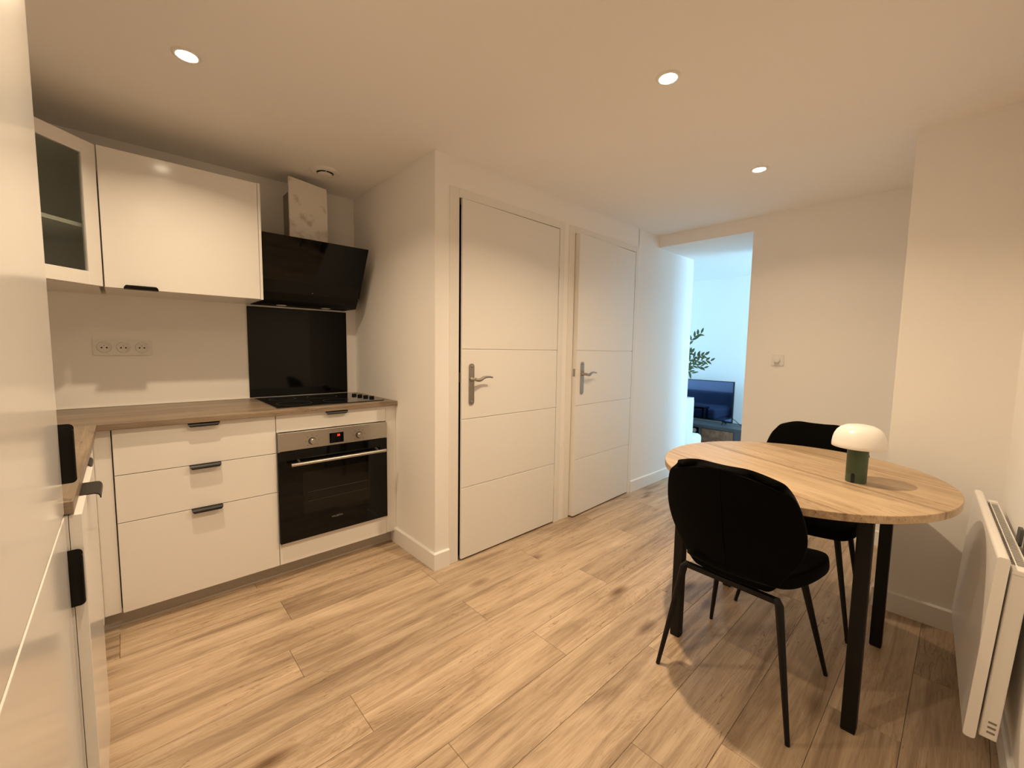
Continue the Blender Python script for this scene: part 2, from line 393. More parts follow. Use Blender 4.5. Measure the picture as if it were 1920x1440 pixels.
# ------------------------------------------------------------------ interior doors
def make_door(name, x0, x1, ang, fl0, fr1, label, gap=.006, rebate=0.0):
    """leaf hinged on its right edge, lever on the left; frame is part of the door set"""
    root = bpy.data.objects.new(name, None); COL.objects.link(root); root.location = (x0, YD, 0); root['kind'] = 'structure'
    root['label'] = label; root['category'] = 'door'; root['_loc'] = [x0, YD, 0]
    H = DZ + .05
    for nm, a, b in (('jamb', (fl0, YD - .006, 0), (x0 - gap, YD + .09, H)), ('jamb', (x1 + .004, YD - .006, 0), (fr1, YD + .09, H)), ('door_head', (x0 - gap, YD - .006, DZ + .003), (x1 + .004, YD + .09, H))):
        obj(nm, B(a, b, .0015, 1), DOORP, root)
    w_ = x1 - x0
    # leaf: local frame at the hinge so that it can stand ajar
    hinge = bpy.data.objects.new('leaf', bpy.data.meshes.new('leaf')); COL.objects.link(hinge); hinge.parent = root
    hinge.location = (w_, 0, 0); hinge.rotation_euler = (0, 0, ang)
    bm = new_bm(); box(bm, (-w_, -.0005, .012), (-.002, .010, DZ - .002), .001, 1); box(bm, (-w_ + rebate, .010, .012), (-.002, .036, DZ - .002 - rebate))
    bmesh.ops.recalc_face_normals(bm, faces=bm.faces[:]); bm.to_mesh(hinge.data); bm.free(); hinge.data.materials.append(DOORP)
    for z0, z1 in ((.012, .433), (.433, .832), (.832, 1.230), (1.230, DZ - .002)):
        g = .0030; bm = new_bm()
        box(bm, (-w_, -.0055, z0 + (g if z0 > .02 else 0)), (-.002, 0, z1 - (g if z1 < 2 else 0)), .0012, 1)
        me = bpy.data.meshes.new('panel'); bmesh.ops.recalc_face_normals(bm, faces=bm.faces[:]); bm.to_mesh(me); bm.free(); me.materials.append(DOORP)
        p = bpy.data.objects.new('panel', me); COL.objects.link(p); p.parent = hinge
    # handle, on the leaf: place in leaf coordinates through an own helper
    def put(nm, bm, m, sm=45):
        bmesh.ops.translate(bm, verts=bm.verts[:], vec=(-w_, -.0055, 0)); bmesh.ops.recalc_face_normals(bm, faces=bm.faces[:])
        me = bpy.data.meshes.new(nm); bm.to_mesh(me); bm.free(); me.materials.append(m); smooth_by_angle(me, sm)
        o = bpy.data.objects.new(nm, me); COL.objects.link(o); o.parent = hinge; return o
    bm = new_bm(); prism(bm, rrect(.065, 1.032, .036, .236, .0178, 8), -.0075, 0, 'Y')
    for z in (1.133, .931): lathe(bm, [(0, .0105), (.004, .0103), (.0065, .009), (.0065, .007)], 12, (.065, 0, z), '-Y')
    put('handle_plate', bm, NICKEL)
    bm = new_bm()
    lathe(bm, [(.0, .0), (.0125, .0), (.0125, .014), (.009, .018), (.009, .046), (0, .046)], 18, (.065, 0, 1.062), '-Y')
    pts = [(.058, -.048, 1.060), (.085, -.050, 1.057), (.100, -.050, 1.061), (.118, -.050, 1.070), (.140, -.049, 1.074), (.165, -.048, 1.073), (.187, -.047, 1.069)]
    tube(bm, pts, [.0085, .0105, .0105, .0085, .0068, .0058, .0048], 10, flat=(1, .85))
    put('lever', bm, NICKEL, 55)
    bm = new_bm(); box(bm, (-.0012, .012, 1.045), (.001, .030, 1.10)); put('latch', bm, NICKEL)
    for z in (1.83, .30):
        bm = new_bm(); tube(bm, [(w_ + .001, -.001, z - .04), (w_ + .001, -.001, z + .04)], .0055, 10)
        put('hinge_barrel', bm, DOORP)
    # near-black slab, its colour standing in for the darkness behind the leaf
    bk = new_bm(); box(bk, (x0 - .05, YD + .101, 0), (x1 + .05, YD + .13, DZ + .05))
    obj('shade_backing', bk, DARK, root)
    return root
make_door('door_1', D1[0], D1[1], R(.9), D1[0] - .074, D1[1] + .056, 'white grooved interior door next to the kitchen corner, ajar by a crack', .013, .022)
make_door('door_2', D2[0], D2[1], R(2.7), D2[0] - .068, D2[1] + .045, 'white grooved interior door nearer the passage, standing slightly ajar')

# ------------------------------------------------------------------ kitchen
YF = 2.384              # outer face of the back-run fronts
FT = .018               # front thickness
CT0, CT1 = .880, .908   # worktop
def edge_pull(length, axis, c, z, up=1):
    """black edge pull hooked over the edge of a front: a flat tab, a rounded bend and a short lip with clipped corners;
    axis X: front faces -y, axis Y: front faces +x; up=-1 hangs it under a lower edge"""
    bm = new_bm()
    prof = [(.018, .0012, 0), (-.013, .0012, 0), (-.0195, .0000, 0), (-.0235, -.0040, .0008), (-.0250, -.0095, .003), (-.0252, -.0150, .0085), (-.0230, -.0150, .0085), (-.0226, -.0095, .003), (-.0212, -.0052, .0008), (-.0180, -.0024, 0), (-.013, -.0010, 0), (.018, -.0006, 0)]
    rings = []
    for sgn in (-1, 1):
        rings.append([bm.verts.new((c[0] + sgn * (length / 2 - k), c[1] + d, z + up * h) if axis == 'X' else (c[0] - d, c[1] + sgn * (length / 2 - k), z + up * h)) for d, h, k in prof])
    a, b = rings; n = len(prof)
    for i in range(n // 2 - 1):
        bm.faces.new((a[i], a[i + 1], a[n - 2 - i], a[n - 1 - i])); bm.faces.new((b[i], b[n - 1 - i], b[n - 2 - i], b[i + 1]))
    for i in range(n): bm.faces.new((a[i], b[i], b[(i + 1) % n], a[(i + 1) % n]))
    return bm
X0, X1, X2 = -.050, .560, 1.160
# drawer cabinet
t = thing('drawer_cabinet', 'white base cabinet with three drawers between the corner and the oven', 'cabinet', ((X0 + X1) / 2, YF + .3, .08))
obj('body', B((X0, YF + FT + .002, .08), (X1 - .001, YB - .002, CT0 - .001)), CARC, t)
obj('filler_panel', B((-.1055, YF + .0125, .08), (X0 - .003, YF + .03, CT0 - .001)), FRONT, t)
for z0, z1 in ((.683, .8765), (.477, .680), (.080, .474)):
    d = obj('drawer', B((X0 + .0015, YF, z0), (X1 - .0015, YF + FT, z1), .0012), FRONT, t)
    h = sub('handle', edge_pull(.120, 'X', ((X0 + X1) / 2 + .006, YF), z1), HANDLE, d, t, 30)
# oven cabinet
t = thing('oven_cabinet', 'white base cabinet housing the built-in oven', 'cabinet', ((X1 + X2) / 2, YF + .3, .08))
bm = new_bm(); box(bm, (X1 + .001, YF + FT + .002, .08), (X1 + .016, YB - .002, CT0 - .001)); box(bm, (X2 - .016, YF + FT + .002, .08), (X2 - .001, YB - .002, CT0 - .001))
box(bm, (X1 + .016, YF + FT + .002, .08), (X2 - .016, YB - .002, .17)); box(bm, (X1 + .016, YF + FT + .002, .80), (X2 - .016, YB - .002, CT0 - .001)); box(bm, (X1 + .016, YB - .02, .17), (X2 - .016, YB - .002, .80))
obj('body', bm, CARC, t)
d = obj('drawer', B((X1 + .0015, YF, .788), (X2 - .0015, YF + FT, .8765), .0012), FRONT, t)
sub('handle', edge_pull(.120, 'X', ((X1 + X2) / 2 + .003, YF), .8765), HANDLE, d, t, 30)
obj('lower_panel', B((X1 + .0015, YF, .080), (X2 - .0015, YF + FT, .192), .0012), FRONT, t)
obj('filler_panel', B((X2 + .001, YF + .004, .08), (XR - .001, YF + .022, CT0 - .001), .001, 1), FRONT, t)
# plinth
tag(obj('plinth_board', B((-.139, YF + .052, .001), (XR - .001, YF + .068, .079)), PLINTH, None, (.57, YF + .06, .001)), 'grey plinth board below the drawer and oven cabinets', 'plinth')
# oven
o_ = thing('built_in_oven', 'built-in black glass oven with steel control panel and bar handle', 'oven', ((X1 + X2) / 2, YF, .195))
OX0, OX1 = X1 + .003, X2 - .003
obj('housing', B((OX0 + .02, YF + .002, .198), (OX1 - .02, YF + .50, .782)), DARK, o_)
cp = obj('control_panel', B((OX0, YF - .021, .690), (OX1, YF, .785), .0012), STEEL, o_)
for x in (.729, .986):
    sub('knob', lathe(new_bm(), [(0, .023), (.0135, .023), (.0155, .021), (.0165, .004), (.0165, 0)], 28, (x, YF - .021, .727), '-Y'), STEEL, cp, o_, 30)
    sub('knob_ring', lathe(new_bm(), [(.0168, .001), (.0200, .001), (.0200, 0), (.0168, 0)], 28, (x, YF - .021, .727), '-Y', closed=True), mat('black_ring', (.03, .028, .025), .4), cp, o_)
    bm = new_bm()
    for a in range(-130, 131, 43):
        px, pz = x + .033 * math.sin(R(a)), .727 + .033 * math.cos(R(a))
        box(bm, (px - .0022, YF - .0214, pz - .0022), (px + .0022, YF - .0205, pz + .0022))
    sub('dial_marks', bm, mat('panel_print', (.16, .14, .12), .5), cp, o_)
dp = sub('display', B((.818, YF - .0222, .701), (.896, YF - .0205, .757), .0006, 1), GLASSB, cp, o_)
bm = new_bm()
for a, b in (((.8145, .698), (.818, .7605)), ((.896, .698), (.8995, .7605)), ((.818, .7575), (.896, .7605)), ((.818, .698), (.896, .701))):
    box(bm, (a[0], YF - .0235, a[1]), (b[0], YF - .0205, b[1]))
sub('display_frame', bm, STEEL, cp, o_)
bm = text_bm('20', .0165); bmesh.ops.rotate(bm, verts=bm.verts[:], matrix=Matrix.Rotation(R(90), 3, 'X')); bmesh.ops.translate(bm, verts=bm.verts[:], vec=(.868, YF - .0225, .742))
sub('display_digits', bm, mat('red_led', (.3, .01, .005), .5, emit=((1, .05, .03), 2.2)), cp, o_)
dr = obj('door', B((OX0, YF - .021, .198), (OX1, YF - .0005, .6875), .0015), GLASSB, o_)
# window into the cavity (smoked glass, slightly paler than the door)
sub('door_window', B((.676, YF - .0216, .335), (1.050, YF - .0208, .562)), mat('smoked_window', (.0075, .0062, .0048), .06, spec=.26), dr, o_)
bm = new_bm()
for z in (.40, .45): tube(bm, [(.70, YF - .0217, z), (1.03, YF - .0217, z)], .0006, 6)
sub('rack_line', bm, mat('rack_line', (.022, .018, .014), .4), dr, o_)
hb = new_bm(); tube(hb, [(.612, YF - .062, .622), (1.130, YF - .062, .622)], .0095, 16)
hd = sub('bar_handle', hb, STEEL, dr, o_, 40)
for x in (.655, 1.085): sub('handle_post', tube(new_bm(), [(x, YF - .021, .634), (x, YF - .040, .631), (x, YF - .062, .622)], .006, 10), STEEL, dr, o_, 40)
bm = text_bm('VALBERG', .0175); bmesh.ops.rotate(bm, verts=bm.verts[:], matrix=Matrix.Rotation(R(90), 3, 'X')); bmesh.ops.scale(bm, verts=bm.verts[:], vec=(.86, 1, .8)); bmesh.ops.translate(bm, verts=bm.verts[:], vec=(.853, YF - .0215, .282))
sub('lettering', bm, mat('grey_print', (.22, .20, .18), .5), dr, o_)
for x in (OX0 + .004, OX1 - .004):
    for z in (.197, .689): obj('door_hinge_cover', B((x - .004, YF - .019, z - .006), (x + .004, YF - .003, z + .003)), STEEL, o_)

# worktops
XF = -.090             # front edge of the left-hand run
wt = obj('worktop', B((XL + .002, YF - .026, CT0), (XR - .002, YB - .002, CT1), .0022), TOPW, None, (.3, 2.67, CT0)); tag(wt, 'brown wood laminate worktop along the back wall under the hob', 'worktop')
wt = obj('worktop', B((XL + .002, 1.250, CT0), (XF, YF - .0268, CT1), .0022), TOPW2, None, (-.4, 1.8, CT0)); tag(wt, 'brown wood laminate worktop beside the tall cupboard on the left', 'worktop')
bm = new_bm()
box(bm, (XL + .002, YB - .008, CT1 + .0005), (.561, YB - .001, CT1 + .005), .0015)
tag(obj('sealant_strip', bm, mat('white_sealant', (.75, .73, .70), .5), None, (.3, YB - .005, CT1)), 'thin white sealant bead where worktop meets wall below the triple socket', 'sealant')
# left run
t = thing('dishwasher_cabinet', 'narrow white base cabinet with top pull next to tall cupboard', 'cabinet', (-.4, 1.48, .08))
obj('body', B((XL + .01, 1.252, .08), (-.100, 1.716, CT0 - .002)), CARC, t)
d = obj('door', B((-.099, 1.2535, .080), (-.079, 1.7165, .8765), .0012), FRONT, t)
sub('handle', edge_pull(.120, 'Y', (-.079, 1.462), .8768), HANDLE, d, t, 30)
t = thing('corner_cabinet', 'white corner base cabinet under the left worktop', 'cabinet', (-.4, 2.04, .08))
obj('body', B((XL + .01, 1.719, .08), (-.128, YF + .010, CT0 - .002)), CARC, t)
d = obj('door', B((-.127, 1.7205, .080), (-.108, 2.322, .8765), .0012), FRONT, t)
sub('handle', edge_pull(.110, 'Y', (-.108, 1.800), .8768), HANDLE, d, t, 30)
obj('filler_panel', B((-.125, 2.325, .080), (-.106, YF + .011, .8765), .001, 1), FRONT, t)
tag(obj('plinth_board', B((-.155, 1.252, .001), (-.140, YF + .05, .079)), PLINTH, None, (-.148, 1.8, .001)), 'grey plinth board set back below the left base cabinets', 'plinth')
# tall cupboard
TX = -.104; TY0, TY1 = .560, 1.245
t = thing('tall_cupboard', 'tall glossy white cupboard at the left edge with two black handles', 'cupboard', (-.4, .9, .0))
obj('body', B((XL + .004, TY0, .08), (TX - .0205, TY1, 2.22)), CARC, t)
obj('plinth', B((XL + .02, TY0, .001), (TX - .05, TY1, .079)), PLINTH, t)
for z0, z1, hz in ((.080, .877, .742), (.885, 2.218, 1.009)):
    d = obj('door', B((TX - .019, TY0 + .001, z0), (TX, TY1, z1), .0012), FRONT, t)
    bm = new_bm()
    # edge pull: a tab on the free edge of the door, standing proud of it, with rounded outer corners and a folded lip
    x0_, x1_, r_ = TX - .018, TX + .0225, .009
    out = [(x0_, hz - .062)] + [(x1_ - r_ + r_ * math.cos(R(q)), hz - .062 + r_ + r_ * math.sin(R(q))) for q in range(-90, 1, 15)] + [(x1_ - r_ + r_ * math.cos(R(q)), hz + .062 - r_ + r_ * math.sin(R(q))) for q in range(0, 91, 15)] + [(x0_, hz + .062)]
    prism(bm, out, TY1 + .0006, TY1 + .0022, 'Y')
    box(bm, (x1_ - .0022, TY1 - .010, hz - .051), (x1_, TY1 + .0012, hz + .051), .0008, 1)
    sub('handle', bm, BLACK, d, t, 30)

# wall cabinets
CZ0, CZ1 = 1.480, 2.080; YW = 2.590
t = thing('wall_cabinet', 'wide white wall cabinet left of the hood with flap door', 'cabinet', (.26, 2.78, CZ0))
obj('body', B((-.046, YW + .021, CZ0 + .001), (.5555, YB - .002, CZ1 - .001)), CARC, t)
d = obj('door', B((-.0435, YW, CZ0 + .001), (.5555, YW + .019, CZ1 - .001), .0012), FRONT, t)
sub('handle', edge_pull(.120, 'X', (.077, YW), CZ0 + .0005, -1), BLACK, d, t, 30)
obj('side_panel', B((.5575, YW + .001, CZ0 - .001), (.5700, YB - .002, CZ1 + .001), .0006, 1), FRONT, t)
# diagonal corner cabinet
t = thing('corner_wall_cabinet', 'diagonal white corner wall cabinet with glazed door and one shelf', 'cabinet', (-.4, 2.7, CZ0))
A = Vector((-.0475, YW + .004, 0)); dirv = Vector((-.7071, -.7071, 0)); nrm = Vector((.7071, -.7071, 0)); W_ = .43
E_ = A + dirv * W_
def quad_slab(bm, z0, z1, back=.016, inset=0.0):
    a_ = A - nrm * back; e_ = E_ - nrm * back
    prism(bm, [(a_.x, a_.y), (a_.x, YB - .002), (XL + .002, YB - .002), (XL + .002, e_.y), (e_.x, e_.y)], z0, z1)
bm = new_bm(); quad_slab(bm, CZ0, CZ0 + .016, .022); quad_slab(bm, CZ1 - .016, CZ1, .022)
a_ = A - nrm * .022
box(bm, (a_.x - .014, a_.y + .01, CZ0 + .016), (a_.x, YB - .002, CZ1 - .016))
box(bm, (XL + .002, E_.y + .02, CZ0 + .016), (E_.x - .02, E_.y + .034, CZ1 - .016))
box(bm, (XL + .002, YB - .012, CZ0 + .016), (a_.x - .014, YB - .002, CZ1 - .016)); box(bm, (XL + .002, E_.y + .034, CZ0 + .016), (XL + .012, YB - .012, CZ1 - .016))
obj('body', bm, CARC, t)
bm = new_bm(); quad_slab(bm, 1.724, 1.740, .040); obj('shelf', bm, CARC, t)
def diag_box(bm, s0, s1, z0, z1, d0, d1, bev=.0015):
    """box on the diagonal door plane: s along the door from its right edge, d outward"""
    b2 = new_bm(); box(b2, (s0, d0, z0), (s1, d1, z1), bev, 1)
    mp = {}
    for v in b2.verts: mp[v] = bm.verts.new(A + dirv * v.co.x + nrm * v.co.y + Vector((0, 0, v.co.z)))
    for f in b2.faces: bm.faces.new([mp[v] for v in f.verts])
    b2.free(); return bm
FW = .058
d = new_bm()
diag_box(d, .0, FW, CZ0 + .002, CZ1 - .002, -.019, 0); diag_box(d, W_ - FW, W_, CZ0 + .002, CZ1 - .002, -.019, 0)
diag_box(d, FW, W_ - FW, CZ0 + .002, CZ0 + FW, -.019, 0); diag_box(d, FW, W_ - FW, CZ1 - FW, CZ1 - .002, -.019, 0)
d = obj('door_frame', d, FRONT, t)
gm = bpy.data.materials.new('clear_pane'); gm.use_nodes = True
gb = gm.node_tree.nodes['Principled BSDF']; gb.inputs['Base Color'].default_value = (.80, .86, .82, 1); gb.inputs['Roughness'].default_value = .02
gb.inputs['Transmission Weight'].default_value = 1.0; gb.inputs['IOR'].default_value = 1.45
sub('pane', diag_box(new_bm(), FW - .006, W_ - FW + .006, CZ0 + FW - .006, CZ1 - FW + .006, -.012, -.008, 0), gm, d, t)

# hood
HX0, HX1 = .5715, 1.160
t = thing('cooker_hood', 'slanted black glass cooker hood with white boxed duct', 'hood', (.86, 2.8, 1.47))
bm = new_bm()
prism(bm, [(2.800, 1.480), (YB - .002, 1.480), (YB - .002, 1.80), (2.700, 1.80), (2.640, 1.795), (2.740, 1.542), (2.770, 1.500)], HX0 + .012, HX1 - .012, 'X')
obj('body', bm, BLACK, t)
# tilted glass front
p0, p1 = Vector((0, 2.748, 1.545)), Vector((0, 2.592, 1.838)); dn = (p1 - p0).normalized(); nn = Vector((0, -dn.z, dn.y)); nn = nn if nn.y < 0 else -nn
bm = new_bm(); th = .006
prism(bm, [(p0.y, p0.z), (p1.y, p1.z), ((p1 - nn * th).y, (p1 - nn * th).z), ((p0 - nn * th).y, (p0 - nn * th).z)], HX0, HX1, 'X')
gf = obj('glass_front', bm, GLASSB, t)
q0, q1 = Vector((0, 2.796, 1.482)), Vector((0, 2.752, 1.540))
bm = new_bm(); prism(bm, [(q0.y, q0.z), (q1.y, q1.z), (q1.y + .006, q1.z), (q0.y + .006, q0.z)], HX0 + .004, HX1 - .004, 'X')
obj('lower_flap', bm, GLASSB, t)
sub('touch_control', lathe(new_bm(), [(0, .0008), (.003, .0008), (.003, 0)], 14, (.865, 2.7385 - .0055, 1.553), '-Y'), mat('grey_dot', (.2, .19, .18), .4), gf, t)
for x in (.725, .985):
    bm = new_bm(); lathe(bm, [(0, 1.4755), (.022, 1.4760), (.029, 1.4785), (.029, 1.481)], 24, (x, 2.862, 0))
    obj('hood_lamp', bm, mat('lamp_lens', (.80, .78, .74), .3), t, smooth=40)
DUCT = mat('patchy_white_duct', (.74, .71, .66), .7, bump=(35, .35, .004), noise=(13, (.50, .43, .34), 0.54, .68))
bm = new_bm(); box(bm, (.750, 2.740, 1.801), (.968, 2.756, 2.215), .002, 1)
for v in bm.verts:
    if v.co.z > 2.15: v.co.z -= .025 * (v.co.x - .752) / .216
    v.co.x += .010 * math.sin((v.co.z - 1.8) * 9) * (v.co.x - .750) / .216
obj('duct_box', B((.782, 2.757, 1.801), (.950, YB - .002, 2.165)), mat('duct_side_shade', (.32, .29, .24), .9), t)  # darker colour paints in the shade on the white duct's side
obj('duct_cover', bm, DUCT, t)
# splashback and hob
sp = obj('splashback', B((.562, YB - .008, CT1 + .0062), (1.160, YB - .0011, 1.470), .0008, 1), mat('black_splash_glass', (.004, .0038, .003), .05, spec=.18), None, (.86, YB, CT1)); tag(sp, 'black glass splashback panel behind the hob', 'splashback')
t = thing('cooktop', 'black glass cooktop with four control knobs at its right side', 'hob', (.865, 2.67, CT1))
obj('glass_plate', B((.576, 2.420, CT1 + .0003), (1.170, 2.930, CT1 + .0055), .0015), mat('hob_glass', (.006, .006, .006), .06), t)
for x, yy, r in ((.70, 2.56, .09), (.70, 2.80, .073), (.93, 2.56, .073), (.93, 2.80, .09)):
    lz = CT1 + .0056
    obj('cooking_zone', lathe(new_bm(), [(r, lz - .0004), (r, lz + .0002), (r - .002, lz + .0002), (r - .002, lz - .0004)], 40, (x, yy, 0), closed=True), mat('zone_print', (.07, .07, .07), .3), t)
for i in range(4):
    kx, ky = 1.112, 2.735 - .062 * i
    bm = new_bm(); lz = CT1 + .0055
    lathe(bm, [(.0, lz), (.0155, lz), (.0145, lz + .0105), (.013, lz + .012), (0, lz + .012)], 22, (kx + .012 * i, ky, 0))
    obj('knob', bm, BLACK, t, smooth=30)

# triple socket
t = thing('triple_socket', 'white triple wall socket above the worktop', 'socket', (.006, YB, 1.213))
bm = new_bm(); prism(bm, rrect(.006, 1.213, .226, .080, .006), YB - .010, YB - .0005, 'Y')
obj('frame', bm, PLASTIC, t, smooth=30)
for x in (-.067, .005, .077):
    yf = YB - .010
    s = obj('socket_insert', lathe(new_bm(), [(0, .0008), (.0190, .0008), (.0205, .0062), (.0250, .0066), (.0285, .0), (.0285, -.001)], 32, (x, yf, 1.214), '-Y'), PLASTIC, t, smooth=30)
    bm = new_bm()
    for dx in (-.0095, .0095): lathe(bm, [(0, .0014), (.0038, .0014), (.0038, 0)], 12, (x + dx, yf, 1.212), '-Y')
    sub('pin_hole', bm, DARK, s, t)
    bm = new_bm(); lathe(bm, [(0, .0085), (.0022, .0080), (.0024, .0)], 12, (x, yf, 1.2225), '-Y'); sub('earth_pin', bm, NICKEL, s, t, 40)

# dimmer switch on the end wall
t = thing('dimmer_switch', 'white square wall plate with round dimmer knob beside the passage', 'switch', (XE, .954, 1.184))
bm = new_bm(); prism(bm, rrect(.954, 1.184, .080, .080, .006), XE - .0095, XE - .0005, 'X'); obj('plate', bm, PLASTIC, t, smooth=30)
obj('knob', lathe(new_bm(), [(0, .024), (.017, .024), (.019, .022), (.0195, .0), (.0195, -.001)], 28, (XE - .0095, .954, 1.184), '-X'), PLASTIC, t, smooth=40)

# ceiling: extract vent and spots
t = thing('air_vent', 'round white extract vent in the ceiling near the duct', 'vent', (.913, 2.616, ZC))
bm = new_bm(); lathe(bm, [(.0, -.0003), (.0, -.001), (.047, -.001), (.047, -.013), (.050, -.0150), (.056, -.0155), (.072, -.0125), (.0785, -.0085), (.080, -.005), (.080, -.0003)], 40, (.913, 2.616, ZC)); obj('rim', bm, PLASTIC, t, smooth=40)
obj('throat', lathe(new_bm(), [(0, -.0012), (.0465, -.0012), (.0465, -.0025), (0, -.0025)], 32, (.913, 2.616, ZC)), DARK, t)
obj('disc', lathe(new_bm(), [(0, -.014), (.030, -.014), (.0375, -.0160), (.0385, -.0200), (.033, -.0225), (0, -.024)], 36, (.913, 2.616, ZC)), PLASTIC, t, smooth=40)
for a in range(3):
    an = R(20 + 120 * a); c_ = Vector((.913, 2.616, ZC)); e = Vector((math.cos(an), math.sin(an), 0))
    obj('bracket', tube(new_bm(), [c_ + e * .034 + Vector((0, 0, -.014)), c_ + e * .0475 + Vector((0, 0, -.009))], .0025, 8), PLASTIC, t)
# the bulb's own light sits just below its glowing lens
LENS = mat('lamp_glow', (1, .95, .85), .3, emit=((1.0, .86, .62), 30))
def spot(x, y, label, k=1.0):
    t = thing('ceiling_spotlight', label, 'spotlight', (x, y, ZC), group='recessed ceiling spots')
    obj('trim_ring', lathe(new_bm(), [(.0315, -.0003), (.0315, -.0050), (.034, -.0062), (.040, -.0050), (.0445, -.0015), (.0445, -.0003)], 36, (x, y, ZC)), PLASTIC, t, smooth=40)
    obj('lens', lathe(new_bm(), [(0, -.0098), (.012, -.0094), (.022, -.0082), (.029, -.0060), (.0312, -.0040), (.0312, -.0008), (0, -.0008)], 32, (x, y, ZC)), LENS, t, smooth=50)
    l = bpy.data.lights.new('spot_bulb', 'AREA'); l.shape = 'DISK'; l.size = .042; l.energy = SPOT_POWER * k; l.color = SPOT_COLOR; l.spread = R(140)
    o = bpy.data.objects.new('spot_bulb', l); COL.objects.link(o); o.parent = t; o.location = (0, 0, -.0102)
spot(.214, 1.941, 'glowing recessed spotlight nearest the kitchen cabinets', .68)
spot(1.534, .831, 'glowing recessed spotlight in the middle of the ceiling', 1.15)
spot(.214, .831, 'recessed spotlight above the tall cupboard, just out of frame', .60)
spot(2.636, .861, 'glowing recessed spotlight nearest the passage', .33)

# ------------------------------------------------------------------ dining table
TC = Vector((2.050, .470, 0)); TZ = .757
t = thing('dining_table', 'round oak top dining table on square black metal legs', 'table', (TC.x, TC.y, 0))
bm = new_bm(); n = 96
pr = [(.0, TZ), (.0, TZ)]
def ell(k, z): return [(TC.x + (.535 + k) * math.cos(2 * math.pi * j / n), TC.y + (.495 + k) * math.sin(2 * math.pi * j / n), z) for j in range(n)]
rings = [[bm.verts.new(p) for p in ell(k, z)] for k, z in ((-.002, TZ - .026), (0, TZ - .0245), (0, TZ - .0015), (-.0015, TZ))]
for a, b in zip(rings, rings[1:]):
    for j in range(n): bm.faces.new((a[j], a[(j + 1) % n], b[(j + 1) % n], b[j]))
bm.faces.new(list(reversed(rings[0]))); bm.faces.new(rings[-1])
obj('tabletop', bm, TABLEW, t, smooth=40)
LEGS = ((1.732, .785), (1.712, .182), (2.312, .182), (2.318, .785))
for x, y_ in LEGS:
    lg = obj('leg', B((x - .020, y_ - .020, .003), (x + .020, y_ + .020, TZ - .026), .003), BLACK, t)
    sub('foot_cap', B((x - .018, y_ - .018, 0), (x + .018, y_ + .018, .004)), DARK, lg, t)
bm = new_bm()
for (a, b) in ((0, 1), (1, 2), (2, 3), (3, 0)):
    p, q = Vector((*LEGS[a], 0)), Vector((*LEGS[b], 0)); lo = Vector((min(p.x, q.x) - .010, min(p.y, q.y) - .010, 0)); hi = Vector((max(p.x, q.x) + .010, max(p.y, q.y) + .010, 0))
    box(bm, (lo.x, lo.y, TZ - .051), (hi.x, hi.y, TZ - .026))
obj('apron_frame', bm, BLACK, t)

